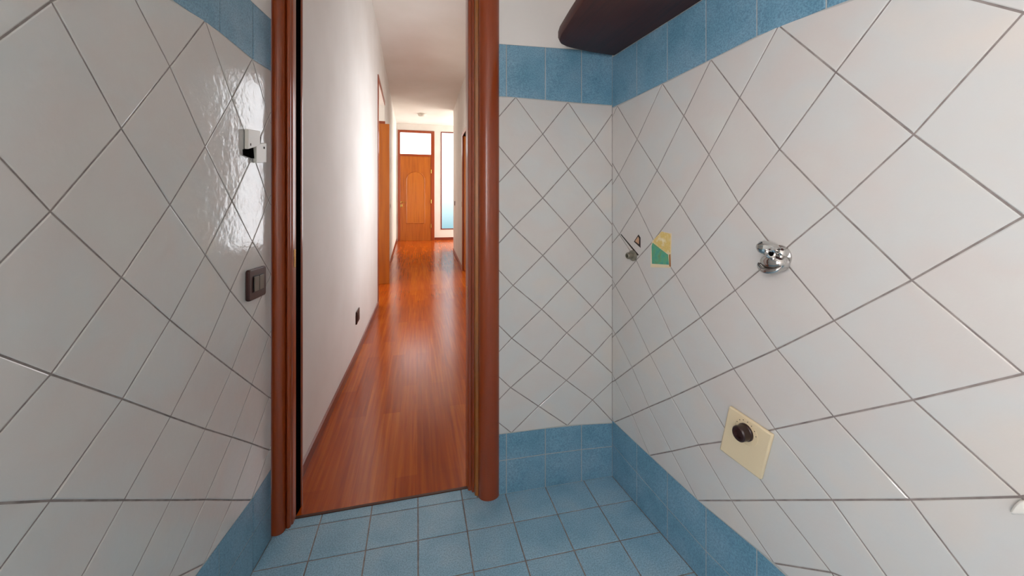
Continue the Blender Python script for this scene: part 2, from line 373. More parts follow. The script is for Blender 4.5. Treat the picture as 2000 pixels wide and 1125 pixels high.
for a, b in zip(cx, cx[1:]):
    q = [(a, rowy(0, a)), (b, rowy(0, b)), (b, 2.030), (a, 2.030)]
    q = clip(q, 1, 0, -.60); q = clip(q, -1, 0, -.30) if len(q) > 2 else q
    if len(q) > 2: add_tile(bm, tof, q, 1, gap=.0028, bev=.0018, h=.0025)
n0 = len(bm.faces)
box(bm, -.95, 1.45, REAR - .05, 2.033, -.06, -.0026, 0)
finish(bm, 'floor', ['grout', 'floor_tile'], kind='structure')

# ceiling, rear wall with the window that lights the room
bm = bmesh.new(); box(bm, -1.1, 1.5, REAR - .1, 1.99, ROOF, ROOF + .05); finish(bm, 'ceiling', 'ceiling', kind='structure')
bm = bmesh.new(); box(bm, -1.05, 1.45, REAR - .12, REAR, 0, ROOF); finish(bm, 'wall_rear', 'plaster', kind='structure')
WU0, WU1, WZ0, WZ1 = 2.10, 2.98, 1.15, 2.45           # along the left wall, behind the camera
M['pane_room'] = glow('daylit_frosted_glass', (252, 250, 253), E_ROOM)
win = empty('window_1', LW.at(WU0, WZ0, 0), kind='structure')
def lbox(bm, u0, u1, z0, z1, h0, h1):
    prism3(bm, [LW.at(u0, z0, h0), LW.at(u1, z0, h0), LW.at(u1, z1, h0), LW.at(u0, z1, h0)], LW.n * (h1 - h0))
bm = bmesh.new(); lbox(bm, WU0 + .05, WU1 - .05, WZ0 + .05, WZ1 - .05, .006, .012); setparent(finish(bm, 'pane', 'pane_room'), win)
bm = bmesh.new()
for b in ((WU0, WU0 + .05, WZ0, WZ1), (WU1 - .05, WU1, WZ0, WZ1), (WU0 + .05, WU1 - .05, WZ0, WZ0 + .05), (WU0 + .05, WU1 - .05, WZ1 - .05, WZ1), ((WU0 + WU1) / 2 - .03, (WU0 + WU1) / 2 + .03, WZ0 + .05, WZ1 - .05)):
    lbox(bm, b[0], b[1], b[2], b[3], .004, .04)
setparent(finish(bm, 'window_frame', 'wood', bevel=.004), win)

# ------------------------------------------------------------------ corridor shell
YE = 13.0; ZC = 4.15; RISE0, RISE = 7.0, .325
def gz(y): return 0 if y < RISE0 else RISE * (y - RISE0) / (YE - RISE0)
Y0 = 2.115
# left corridor wall line (x at given y)
def cl(y): return float(np.interp(y, [2.0, 2.3, 4.0, 6.2, 7.7, 13.0], [-.63, -.623, -.582, -.567, -.60, -.66]))
DL0, DL1, DLH = 6.05, 7.55, 3.36       # doorway in the left corridor wall
def strip_wall(bm, ys, fx, side, z0f, z1, t=.1):
    for a, b in zip(ys, ys[1:]):
        p = [(fx(a), a), (fx(b), b), (fx(b) + side * t, b), (fx(a) + side * t, a)]
        prism_z(bm, p, [z0f(a), z0f(b), z0f(b), z0f(a)], z1)
def prism_z(bm, pts, z0s, z1, mi=0):
    z1s = z1 if isinstance(z1, list) else [z1] * len(pts)
    a = [bm.verts.new((p[0], p[1], z)) for p, z in zip(pts, z0s)]; b = [bm.verts.new((p[0], p[1], z)) for p, z in zip(pts, z1s)]; n = len(pts)
    bm.faces.new(a[::-1]).material_index = mi; bm.faces.new(b).material_index = mi
    for i in range(n): bm.faces.new([a[i], a[(i + 1) % n], b[(i + 1) % n], b[i]]).material_index = mi
ground = lambda y: gz(y) - .03
bm = bmesh.new()
strip_wall(bm, [2.05, 2.3, 4.0, DL0], cl, -1, ground, ZC)
strip_wall(bm, [DL1, 7.7, YE + .05], cl, -1, ground, ZC)
strip_wall(bm, [DL0, 6.2, DL1], cl, -1, lambda y: DLH, ZC); prism(bm, [(cl(DL1) - .1, DL1 - .002), (cl(DL1), DL1 - .002), (cl(DL1), DL1 + .002), (cl(DL1) - .1, DL1 + .002)], 3.2, DLH + .01)
finish(bm, 'wall_corridor_left', 'plaster', kind='structure')
# right corridor wall: ends at a corner short of the far wall
cnr = hit(885.5, 400, Vector((0, 10.9, 0)), Vector((0, 1, 0))).x
def crx(y): return float(np.interp(y, [2, 10.9], [cnr - .10, cnr]))
fr0 = 8.0
for yy in np.linspace(5, 10.5, 400):
    if abs((lambda v: 1000 + F * v.dot(RT) / v.dot(FW))(Vector((crx(yy), yy, 0))) - 904.5) < 1.0: fr0 = float(yy)
DR1 = fr0 - .05; DR0 = DR1 - 1.5; DRH = EYE + (400 - 266) / F * (crx(DR1) * math.sin(YAW) + DR1 * math.cos(YAW))
NW0, NW1 = 4.0, 5.6
bm = bmesh.new()
strip_wall(bm, [Y0, NW0], crx, 1, ground, ZC); strip_wall(bm, [NW1, DR0], crx, 1, ground, ZC)
strip_wall(bm, [NW0, NW1], crx, 1, ground, 1.0); strip_wall(bm, [NW0, NW1], crx, 1, lambda y: 2.9, ZC)
strip_wall(bm, [DR0, DR1], crx, 1, lambda y: DRH, ZC); strip_wall(bm, [DR1, 10.9], crx, 1, ground, ZC)
finish(bm, 'wall_corridor_right', 'plaster', kind='structure')
# recess past the corner, far wall
DE = lambda x: None
far = lambda x, y: hit(x, y, Vector((0, YE, 0)), Vector((0, 1, 0)))
d_l, d_r = far(777, 470).x, far(848.5, 470).x; d_t = far(812, 255).z; zb_ = gz(YE)
t_b = far(812, 303).z
w_l, w_r = far(861, 400).x, far(861, 400).x + .95; w_t = far(875, 258).z; w_b = far(875, 448).z
bm = bmesh.new()
box(bm, -.8, d_l + .03, YE, YE + .15, zb_ - .05, ZC); box(bm, d_l + .03, d_r - .03, YE, YE + .15, d_t - .03, ZC)
box(bm, d_r - .03, w_l, YE, YE + .15, zb_ - .05, ZC); box(bm, w_l, w_r, YE, YE + .15, zb_ - .05, w_b); box(bm, w_l, w_r, YE, YE + .15, w_t, ZC)
box(bm, w_r, 3.2, YE, YE + .15, zb_ - .05, ZC)
finish(bm, 'wall_far', 'plaster', kind='structure')
bm = bmesh.new(); box(bm, cnr + .1, 3.1, 10.8, 10.9, .15, ZC); box(bm, 3.0, 3.1, 10.9, YE, .15, 1.0); box(bm, 3.0, 3.1, 10.9, YE, 3.4, ZC)
finish(bm, 'wall_recess', 'plaster', kind='structure')
bm = bmesh.new(); box(bm, -.85, 3.3, 2.115, YE + .15, ZC, ZC + .05); finish(bm, 'ceiling_corridor', 'ceiling', kind='structure')
bm = bmesh.new()
vs_ = [(y, z) for y, z in ((2.036, 0), (RISE0, 0), (YE + .1, gz(YE + .1)))]
for (ya, za), (yb_, zb2) in zip(vs_, vs_[1:]):
    prism_z(bm, [(-2.6, ya), (3.3, ya), (3.3, yb_), (-2.6, yb_)], [za - .06, za - .06, zb2 - .06, zb2 - .06], [za, za, zb2, zb2])
finish(bm, 'floor_corridor', 'parquet', kind='structure')
M['pane_recess'] = glow('added_recess_glow', (255, 250, 240), E_RECESS); M['pane_left'] = glow('added_left_room_glow', (255, 250, 240), E_LEFT)  # glow for two added panes, recess and left room
wn = empty('added_light_recess', (3.05, 10.9, 1.0), kind='structure'); bm = bmesh.new(); box(bm, 3.04, 3.06, 10.9, YE, 1.0, 3.4); setparent(finish(bm, 'pane', 'pane_recess'), wn)  # added glowing pane, out of view, brightens far wall, door and ceiling
# side rooms behind the two corridor doorways, each lit by an added glowing pane
M['pane_side'] = glow('added_right_room_glow', (255, 250, 240), E_SIDE); M['pane_near'] = glow('added_corridor_glow', (250, 251, 255), E_NEAR)  # glow for two added panes, right room and near corridor
bm = bmesh.new()
xr = crx(DR0) + .11
box(bm, xr, 3.2, DR0 - .9, DR0 - .8, 0, 3.9); box(bm, xr, 3.2, DR1 + .5, DR1 + .6, 0, 3.9); box(bm, 3.1, 3.2, DR0 - .8, DR1 + .5, 0, 1.0); box(bm, 3.1, 3.2, DR0 - .8, DR1 + .5, 2.8, 3.9)
finish(bm, 'wall_side_room_right', 'plaster', kind='structure')
wn = empty('added_light_room_right', (3.15, DR0, 1.0), kind='structure'); bm = bmesh.new(); box(bm, 3.14, 3.16, DR0 - .8, DR1 + .5, 1.0, 2.8); setparent(finish(bm, 'pane', 'pane_side'), wn)  # added glowing pane, unseen, sends extra light through the right doorway
bm = bmesh.new()
box(bm, -2.6, -.72, DL0 - .6, DL0 - .5, 0, 3.9); box(bm, -2.6, -.72, DL1 + .8, DL1 + .9, 0, 3.9); box(bm, -2.7, -2.6, DL0 - .6, DL1 + .9, 0, 3.9)
finish(bm, 'wall_side_room_left', 'plaster', kind='structure')
wn = empty('added_light_room_left', (-2.6, DL0 - .2, 1.0), kind='structure'); bm = bmesh.new(); box(bm, -2.598, -2.59, DL0 - .2, DL1 + .4, 1.0, 3.4); setparent(finish(bm, 'pane', 'pane_left'), wn)  # glowing pane added because the left room was dark through its doorway
bm = bmesh.new(); box(bm, -2.7, -.68, DL0 - .6, DL1 + .9, 3.9, 3.95); finish(bm, 'ceiling_side_room_left', 'ceiling', kind='structure')
bm = bmesh.new(); box(bm, xr, 3.2, DR0 - .9, DR1 + .6, 3.9, 3.95); finish(bm, 'ceiling_side_room_right', 'ceiling', kind='structure')
wn = empty('added_light_corridor', (crx(5) + .05, NW0, 1.0), kind='structure'); bm = bmesh.new(); box(bm, crx(5) + .06, crx(5) + .07, NW0, NW1, 1.0, 2.9); setparent(finish(bm, 'pane', 'pane_near'), wn)  # added glowing pane, hidden, lights the corridor and puts streaks on left tiles

bm = bmesh.new(); xa, xb = crx(NW0), crx(NW1); prof = [(NW0, NW0 + .06, 1.0, 2.9), (NW1 - .06, NW1, 1.0, 2.9), ((NW0 + NW1) / 2 - .04, (NW0 + NW1) / 2 + .04, 1.06, 2.84), (NW0 + .06, NW1 - .06, 1.0, 1.06), (NW0 + .06, NW1 - .06, 2.84, 2.9)]
for a, b, c, d in prof: box(bm, crx(5) + .012, crx(5) + .055, a, b, c, d)
setparent(finish(bm, 'window_frame', 'wood', bevel=.004), wn)  # frame made up to go with the added corridor pane
# skirtings
def skirting(name, ys, fx, side, h=.075, t=.012):
    bm = bmesh.new()
    for a, b in zip(ys, ys[1:]):
        prism_z(bm, [(fx(a), a), (fx(b), b), (fx(b) - side * t, b), (fx(a) - side * t, a)], [gz(a) - .002, gz(b) - .002, gz(b) - .002, gz(a) - .002], [gz(a) + h, gz(b) + h, gz(b) + h * .9, gz(a) + h * .9])
    return finish(bm, name, 'skirt', kind='structure')
skirting('baseboard_left', [2.12, 2.3, 4.0, DL0 - .07], cl, -1)
skirting('baseboard_left_far', [DL1 + .07, 7.7, YE - .01], cl, -1)
skirting('baseboard_right', [DR1 + .07, 10.9], crx, 1)
skirting('baseboard_right_near', [2.13, DR0 - .07], crx, 1)
bm = bmesh.new(); box(bm, d_r + .002, 2.98, YE - .014, YE - .001, zb_ - .005, zb_ + .09); finish(bm, 'baseboard_far', 'skirt', kind='structure')

# ------------------------------------------------------------------ bathroom doorway
dr = empty('door_1', (-.15, 2.0, 0), kind='structure')
HD = 2.74
def moulding(name, pts, z0, z1, m, sm=True):
    bm = bmesh.new(); prism(bm, pts, z0, z1); o = finish(bm, name, m, smooth=sm); setparent(o, dr); return o
def arc(cx, cy, rx_, ry_, a0, a1, n=14): return [(cx + rx_ * math.cos(math.radians(a0 + (a1 - a0) * i / n)), cy + ry_ * math.sin(math.radians(a0 + (a1 - a0) * i / n))) for i in range(n + 1)]
# left casing: bead, groove, second bead
moulding('left_casing', [(-.75, 1.99)] + [(-.66, 1.962)] + arc(-.622, 1.965, .028, .022, 180, 350) + [(-.592, 1.985), (-.592, 2.115), (-.75, 2.115)], 0, HD, 'wood')
moulding('casing_bead', [(-.5915, 2.03), (-.5915, 1.985)] + arc(-.582, 1.985, .009, .010, 190, 350, 8) + [(-.573, 2.03)], 0, HD, 'wood')
moulding('inner_jamb', [(-.5725, 2.04), (-.5725, 1.995), (-.5675, 1.998), (-.566, 2.005), (-.566, 2.04)], 0, HD, 'wood')
moulding('pocket_slot', [(-.591, 2.041), (-.568, 2.041), (-.5615, 2.100), (-.591, 2.100)], 0, HD, 'black', False)
moulding('outer_jamb', [(-.591, 2.101), (-.5605, 2.101), (-.5565, 2.104), (-.5555, 2.114), (-.591, 2.114)], 0, HD, 'wood')
# right casing: big half-round post with stepped inner edge
moulding('right_casing', [(.405, 2.06), (.306, 2.06)] + [(.306, 1.955)] + arc(.360, 1.957, .054, .043, 180, 360, 20)[1:] + [(.414, 1.957)], 0, HD, 'wood')
moulding('casing_edge', [(.3055, 2.06), (.289, 2.06), (.289, 1.972), (.292, 1.966), (.3055, 1.964)], 0, HD, 'wood_pale')
moulding('inner_jamb', [(.2885, 2.062), (.276, 2.062), (.276, 2.0), (.280, 1.994), (.2885, 1.994)], 0, HD, 'wood')
moulding('sliding_door_edge', [(.2755, 2.066), (.262, 2.066), (.258, 2.058), (.258, 2.018), (.262, 2.010), (.2755, 2.010)], 0, HD, 'wood')
moulding('outer_jamb', [(.40, 2.0665), (.259, 2.0665), (.259, 2.114), (.40, 2.114)], 0, HD, 'wood')
moulding('header', [(-.60, 1.958), (.40, 1.936), (.40, 2.114), (-.60, 2.114)], HD, HD + .08, 'wood', False)
bm = bmesh.new(); box(bm, -.5715, .275, 2.027, 2.042, -.002, .0035); setparent(finish(bm, 'threshold_strip', 'threshold', bevel=.0015), dr)
# latch plates
lt = BW
def plate(name, xpix, y0, y1, yy, m, w_=.003):
    q0 = hit(xpix, y0, Vector((0, yy, 0)), Vector((0, 1, 0))); q1 = hit(xpix, y1, Vector((0, yy, 0)), Vector((0, 1, 0)))
    return q0, q1
q0, q1 = plate('', 577, 487, 522, 2.02, 0)
bm = bmesh.new(); box(bm, -.5655, -.5635, 2.008, 2.03, q1.z, q0.z); o = finish(bm, 'strike_plate', 'brass', bevel=.0005); setparent(o, dr)
q0, q1 = plate('', 914, 560, 584, 2.03, 0)
bm = bmesh.new(); box(bm, .2565, .2583, 2.026, 2.05, q1.z, q0.z); o = finish(bm, 'latch_plate', 'brass', bevel=.0005); setparent(o, dr)

# ------------------------------------------------------------------ doorway on the corridor's left
d2 = empty('door_2', (cl(DL0), DL0, 0), kind='structure')
bm = bmesh.new()
box(bm, cl(DL0) - .10, cl(DL0) + .012, DL0 - .07, DL0 + .0, 0, DLH + .07)
box(bm, cl(DL1) - .10, cl(DL1) + .012, DL1 - .002, DL1 + .07, 0, hit(756, 242, Vector((0, DL1 - .05, 0)), Vector((0, 1, 0))).z + .06)
setparent(finish(bm, 'door_frame', 'wood', bevel=.004), d2)
bm = bmesh.new(); prism_z(bm, [(cl(DL0) + .0005, DL0), (cl(DL0) + .012, DL0), (cl(DL1) + .012, DL1), (cl(DL1) + .0005, DL1)], [DLH] * 4, DLH + .07)
setparent(finish(bm, 'frame_head', 'wood'), d2)
lt_ = hit(756, 242, Vector((0, DL1 - .05, 0)), Vector((0, 1, 0)))
lx1 = hit(760.5, 400, Vector((0, DL1 - .05, 0)), Vector((0, 1, 0))).x
bm = bmesh.new(); box(bm, lx1 - .62, lx1, DL1 - .05, DL1 - .008, .03, lt_.z); setparent(finish(bm, 'door_leaf', 'door_wood', bevel=.003), d2)
# doorway on the corridor's right
d4 = empty('door_4', (crx(DR1), DR1, 0), kind='structure')
bm = bmesh.new()
box(bm, crx(DR1) - .014, crx(DR1) + .1, DR1 - .01, DR1 + .08, gz(DR1) - .0, DRH + .08); box(bm, crx(DR0) - .014, crx(DR0) + .1, DR0 - .08, DR0 + .0, 0, DRH + .08)
prism_z(bm, [(crx(DR0) - .014, DR0), (crx(DR0) + .1, DR0), (crx(DR1) + .1, DR1 - .01), (crx(DR1) - .014, DR1 - .01)], [DRH] * 4, DRH + .08)
setparent(finish(bm, 'door_frame', 'wood', bevel=.004), d4)
bm = bmesh.new(); box(bm, crx(DR1) + .02, crx(DR1) + .75, DR1 - .055, DR1 - .012, gz(DR1) + .01, DRH - .01); setparent(finish(bm, 'door_leaf', 'door_wood', bevel=.003), d4)

# ------------------------------------------------------------------ far door with transom and arched panel
d3 = empty('door_3', ((d_l + d_r) / 2, YE, zb_), kind='structure')
fwid = .075
bm = bmesh.new()
box(bm, d_l, d_l + fwid, YE - .03, YE + .1, zb_ - .02, d_t); box(bm, d_r - fwid * 1.5, d_r, YE - .03, YE + .1, zb_ - .02, d_t)
box(bm, d_l + fwid, d_r - fwid * 1.5, YE - .03, YE + .1, d_t - .08, d_t); box(bm, d_l + fwid, d_r - fwid * 1.5, YE - .028, YE + .1, t_b - .04, t_b + .03)
setparent(finish(bm, 'door_frame', 'wood', bevel=.008), d3)
M['transom'] = glow('daylit_transom_glass', (255, 255, 255), E_END)
bm = bmesh.new(); box(bm, d_l + fwid, d_r - fwid * 1.5, YE + .04, YE + .05, t_b + .03, d_t - .08); setparent(finish(bm, 'transom_pane', 'transom'), d3)
lx0, lx1_, lz0, lz1 = d_l + fwid, d_r - fwid * 1.5, zb_ + .0, t_b - .04
bm = bmesh.new(); box(bm, lx0, lx1_, YE - .012, YE + .05, lz0, lz1); leaf = finish(bm, 'door_leaf', 'door_wood', bevel=.003); setparent(leaf, d3)
ax0, ax1, az0, az1 = far(793, 0).x, far(830, 0).x, far(0, 446).z, far(0, 318).z
def arch(x0, x1, z0, z1): 
    r = (x1 - x0) / 2; c = (x0 + x1) / 2
    return [(x0, z0), (x1, z0)] + [(c + r * math.cos(t), z1 - r + r * math.sin(t)) for t in [PI * i / 24 for i in range(25)]]
bm = bmesh.new()
A = arch(ax0, ax1, az0, az1); B_ = arch(ax0 + .03, ax1 - .03, az0 + .03, az1 - .03)
va = [bm.verts.new((p[0], YE - .0125, p[1])) for p in A]; vm = [bm.verts.new((p[0] * .5 + q[0] * .5, YE - .028, p[1] * .5 + q[1] * .5)) for p, q in zip(A, B_)]; vb2 = [bm.verts.new((q[0], YE - .0135, q[1])) for q in B_]
n = len(A)
for i in range(n):
    bm.faces.new([va[i], va[(i + 1) % n], vm[(i + 1) % n], vm[i]]); bm.faces.new([vm[i], vm[(i + 1) % n], vb2[(i + 1) % n], vb2[i]])
o = finish(bm, 'arched_moulding', 'door_wood', smooth=True); setparent(o, d3)
bm = bmesh.new(); prism3(bm, [Vector((q[0], YE - .0125, q[1])) for q in B_], Vector((0, -.006, 0))); o = finish(bm, 'arched_panel', 'door_wood_2'); setparent(o, d3)
hp = far(784, 395)
bm = bmesh.new(); lathe(bm, [(0, 0), (.03, 0), (.03, .01), (.012, .014), (.012, .05), (0, .05)], (hp.x, YE - .0125, hp.z), (0, -1, 0), 20)
tube(bm, [(hp.x, YE - .055, hp.z), (hp.x + .05, YE - .058, hp.z), (hp.x + .15, YE - .052, hp.z)], [.014, .011, .009]); o = finish(bm, 'door_handle', 'brass', smooth=True); setparent(o, d3)
bm = bmesh.new(); box(bm, hp.x - .035, hp.x + .035, YE - .02, YE - .0122, hp.z - .16, hp.z - .07); o = finish(bm, 'lock_plate', 'brass', bevel=.003); setparent(o, d3)
for yy in (318, 392, 452):
    z = far(0, yy).z; bm = bmesh.new(); lathe(bm, [(0, 0), (.012, .0), (.012, .12), (0, .12)], (lx1_ + .004, YE - .034, z - .06), (0, 0, 1), 12, up=(0, 1, 0)); o = finish(bm, 'hinge', 'brass', smooth=True); setparent(o, d3)
# tall glazed strip beside it
w4 = empty('window_4', (w_l, YE, w_b), kind='structure')
M['strip'] = glow('daylit_strip_glass', (250, 255, 255), 1.9, (124, 162, 170), w_b - w_b, 1)
bm = bmesh.new(); box(bm, w_l + .03, w_r - .03, YE + .04, YE + .05, w_b + .03, w_t - .03)
o = finish(bm, 'pane', 'strip'); setparent(o, w4)
for nd in M['strip'].node_tree.nodes:
    if nd.type == 'MAP_RANGE': nd.inputs[1].default_value = w_b; nd.inputs[2].default_value = w_b + (w_t - w_b) * .65
bm = bmesh.new()
for b in ((w_l, w_l + .03, w_b, w_t), (w_r - .03, w_r, w_b, w_t), (w_l + .03, w_r - .03, w_b, w_b + .03), (w_l + .03, w_r - .03, w_t - .03, w_t)): box(bm, b[0], b[1], YE - .015, YE + .06, b[2], b[3])
o = finish(bm, 'window_frame', 'skirt', bevel=.003); setparent(o, w4)

# ------------------------------------------------------------------ small things in the corridor
def tagged(o, label, cat, group=None):
    o['label'] = label; o['category'] = cat
    if group: o['group'] = group
    return o
def wallbox(fx, px, py, side):       # point on a corridor side wall seen at a pixel
    y = 3.0
    best = None
    for t in np.linspace(2.2, 10.88, 4000):
        v = Vector((fx(t), t, 0)); sx = 1000 + F * v.dot(RT) / v.dot(FW)
        if best is None or abs(sx - px) < best[0]: best = (abs(sx - px), float(t), v.dot(FW))
    return best[1], EYE + (HZ - py) / F * best[2]
sy, sz = wallbox(cl, 697.5, 617, -1)
s = tagged(empty('wall_socket', (cl(sy), sy, sz)), 'small black wall socket low on the white corridor wall near the door', 'socket')
bm = bmesh.new(); box(bm, .0005, .012, -.095, .095, -.062, .062); finish(bm, 'socket_plate', 'brown_plastic', s, bevel=.006, seg=3)
bm = bmesh.new(); box(bm, .0125, .0165, -.055, .055, -.04, .04); ins = finish(bm, 'socket_insert', 'black_plastic', s, bevel=.002)
for q in (-.03, 0, .03):
    bm = bmesh.new(); lathe(bm, [(0, 0), (.007, 0), (.007, .0012), (0, .0012)], (.0166, q, 0), (1, 0, 0), 12, up=(0, 0, 1)); finish(bm, 'socket_hole', 'rocker', s)
for px_, py_, fx, sd, lab in ((903, 399, crx, 1, 'small dark light switch on the right corridor wall beside the right doorway'), (888.5, 397, crx, 1, 'tiny dark light switch at the far corner of the right corridor wall'), (761.8, 402, cl, -1, 'small pale light switch on the left corridor wall beyond the open door')):
    sy, sz = wallbox(fx, px_, py_, sd)
    t = tagged(empty('light_switch', (fx(sy), sy, sz)), lab, 'light switch')
    bm = bmesh.new(); box(bm, -sd * .001, -sd * .011, -.06, .06, -.06, .06); finish(bm, 'switch_plate', 'white_plastic' if sd < 0 else 'brown_plastic', t, bevel=.004)
    bm = bmesh.new(); box(bm, -sd * .0115, -sd * .015, -.025, .025, -.035, .035); finish(bm, 'rocker', 'rocker', t, bevel=.001)
lp = Vector((hit(824, 400, Vector((0, 11.5, 0)), Vector((0, 1, 0))).x, 11.5, ZC))
cl_ = tagged(empty('ceiling_light', lp), 'small white dome lamp on the corridor ceiling before the far door', 'ceiling light')
bm = bmesh.new(); lathe(bm, [(0, .0005), (.13, .0005), (.13, .02), (.12, .024), (0, .024)], (0, 0, 0), (0, 0, -1), 28, up=(0, 1, 0)); finish(bm, 'lamp_base', 'white_plastic', cl_, smooth=True)
bm = bmesh.new(); lathe(bm, [(.118, .0245), (.112, .045), (.085, .07), (.045, .085), (0, .09)], (0, 0, 0), (0, 0, -1), 28, up=(0, 1, 0)); finish(bm, 'lamp_shade', 'white_plastic', cl_, smooth=True)

# ------------------------------------------------------------------ things on the bathroom walls
def on_wall(plane, name, px, py, label, cat):
    u, z = plane.uz(px, py); o = tagged(empty(name, plane.at(u, z, .0025)), label, cat); return o, u, z
def local(plane, o, u, z, h): return plane.at(u, z, h + .0025) - o.location
def poly_part(plane, root, uz, h0, h1, name, m, bevel=0, parent=None, label=None):
    bm = bmesh.new(); lo = [local(plane, root, a, b, h0) for a, b in uz]; prism3(bm, lo, plane.n * (h1 - h0)); o = finish(bm, name, m, root, bevel=bevel)
    if parent: o.parent = parent
    if label: o['label'] = label
    return o
def rrect(u0, u1, z0, z1, r, n=5):
    out = []
    for cx_, cz_, a in ((u1 - r, z1 - r, 0), (u0 + r, z1 - r, 90), (u0 + r, z0 + r, 180), (u1 - r, z0 + r, 270)):
        out += [(cx_ + r * math.cos(math.radians(a + 90 * i / n)), cz_ + r * math.sin(math.radians(a + 90 * i / n))) for i in range(n + 1)]
    return out
# brown switch on the left wall
t, u, z = on_wall(LW, 'light_switch', 489, 555, 'dark brown framed double light switch on the white tiles left of the door', 'light switch')
ua, za = LW.uz(477, 562); ub, zb3 = LW.uz(511, 550)
uu = sorted((ua, ub)); hh = (LW.uz(489, 525)[1] - LW.uz(489, 585)[1]) / 2
hw = max((uu[1] - uu[0]) / 2, .04)
um = (uu[0] + uu[1]) / 2
poly_part(LW, t, rrect(um - hw, um + hw, z - hh, z + hh, .012), .0005, .016, 'switch_frame', 'brown_plastic', .004)
poly_part(LW, t, rrect(um - hw * .62, um + hw * .62, z - hh * .52, z + hh * .56, .004), .0165, .0175, 'switch_recess', 'black_plastic')
poly_part(LW, t, rrect(um - hw * .55, um - .002, z - hh * .46, z + hh * .5, .003), .018, .022, 'rocker', 'rocker', .0015)
poly_part(LW, t, rrect(um + .002, um + hw * .55, z - hh * .46, z + hh * .5, .003), .018, .022, 'rocker', 'rocker', .0015)
# broken white fitting higher up
t, u, z = on_wall(LW, 'junction_box', 488, 285, 'two overlapping white plastic box covers with a black gap, high on left tiles', 'junction box')
def L4(pts): return [LW.uz(*p) for p in pts]
poly_part(LW, t, L4([(468, 284), (498, 280), (505, 292), (505, 262), (497, 262), (491, 300), (470, 306)][:0] or [(474, 252), (498, 256), (498, 281), (488, 287), (474, 291)]), .0035, .018, 'box_cover', 'white_plastic', .0015)
poly_part(LW, t, L4([(491, 281), (511, 279), (511, 317), (491, 318)]), .0035, .017, 'box_cover', 'white_plastic', .0015)
poly_part(LW, t, L4([(472, 292), (487, 286), (489, 309), (473, 303)]), .0005, .012, 'cable_opening', 'black')
poly_part(LW, t, L4([(498.5, 264), (505, 268), (504, 279), (498.5, 279)]), .0005, .008, 'cable_opening', 'dark_edge')
for (px_, py_) in ((478.5, 282), (505.8, 288.5)):
    uq, zq = LW.uz(px_, py_); poly_part(LW, t, rrect(uq - .003, uq + .003, zq - .005, zq + .005, .002), .0172 if px_ > 500 else .0182, .0188, 'screw', 'dark_edge')

# right wall: beige square plate with a knob
def R4(pts): return [RW.uz(*p) for p in pts]
t, u, z = on_wall(RW, 'cover_plate', 1463, 863, 'beige square plastic plate tilted on the white tiles with round dark knob', 'cover plate')
sq = R4([(1430, 791), (1516, 848), (1492, 936), (1411, 876)])
bp_ = poly_part(RW, t, sq, .0005, .014, 'plate', 'beige', .005)
ku, kz = RW.uz(1464, 842)
ko = RW.at(ku, kz, .0168) - t.location
bm = bmesh.new()
for r in (.034, .043):
    lathe(bm, [(r - .0012, 0), (r - .0012, .0012), (r + .0012, .0012), (r + .0012, 0)], ko, RW.n, 40)
finish(bm, 'embossed_ring', 'beige', t, smooth=True)
bm = bmesh.new()
lathe(bm, [(0, .0002), (.0285, .0002), (.0285, .006), (.026, .009), (.0255, .034), (.022, .038), (.014, .038), (.012, .030), (0, .030)], ko, RW.n, 36)
kn = finish(bm, 'knob', 'knob', t, smooth=True)
for i in range(9):
    a = math.radians(-20 + 24 * i); cu, cz = ku + .0385 * -math.cos(a), kz + .0385 * math.sin(a)
    bm = bmesh.new(); lathe(bm, [(0, .0002), (.0016, .0002), (.0016, .0016), (0, .0016)], RW.at(cu, cz, .0168) - t.location, RW.n, 8); finish(bm, 'dial_mark', 'rocker', t)

# chrome tap
t, u, z = on_wall(RW, 'wall_tap', 1505, 500, 'shiny chrome wall tap body at a tile joint on the right wall', 'tap')
def RL(px, py, h): a, b = RW.uz(px, py); return RW.at(a, b, h + .0025) - t.location
c0 = RL(1526, 500, 0); n_ = RW.n; uu_ = RW.u; up_ = Vector((0, 0, 1))
bm = bmesh.new(); lathe(bm, [(0, .0005), (.036, .0005), (.035, .006), (.028, .011), (.020, .014), (.019, .024), (0, .024)], c0, RW.n, 36); finish(bm, 'rosette', 'chrome', t, smooth=True)
bm = bmesh.new()
lathe(bm, [(0, .012), (.028, .013), (.0365, .018), (.039, .026), (.037, .038), (.030, .050), (.018, .058), (0, .061)], c0 - up_ * .012, (n_ - up_ * .22).normalized(), 36, sx=1.12, sy=.80); finish(bm, 'tap_body', 'chrome', t, smooth=True)
bm = bmesh.new()
lip = [c0 - up_ * .014 + (n_ - up_ * .22).normalized() * .050 + uu_ * (.036 * math.cos(a)) - up_ * (.020 * abs(math.sin(a))) + n_ * (.012 * math.sin(a)) for a in [PI * i / 16 for i in range(17)]]
tube(bm, lip, [.003 + .006 * math.sin(PI * i / 16) for i in range(17)], 12); finish(bm, 'spout_lip', 'chrome', t, smooth=True)
bm = bmesh.new()
tube(bm, [c0 + n_ * .016 + up_ * .006, c0 + n_ * .030 + up_ * .018 - uu_ * .004, c0 + n_ * .050 + up_ * .026 - uu_ * .010, c0 + n_ * .068 + up_ * .030 - uu_ * .018, c0 + n_ * .075 + up_ * .031 - uu_ * .022], [.020, .024, .023, .018, .008], 20)
finish(bm, 'lever', 'chrome', t, smooth=True)
bm = bmesh.new()
e0_ = c0 + n_ * .056 + up_ * .012 + uu_ * .004; ex = (n_ * .4 + uu_ * .9).normalized()
lathe(bm, [(.007, .0), (.013, .0), (.0165, .004), (.016, .010), (.012, .013), (.008, .011), (.007, .004)], e0_, ex, 24); finish(bm, 'collar', 'chrome', t, smooth=True)
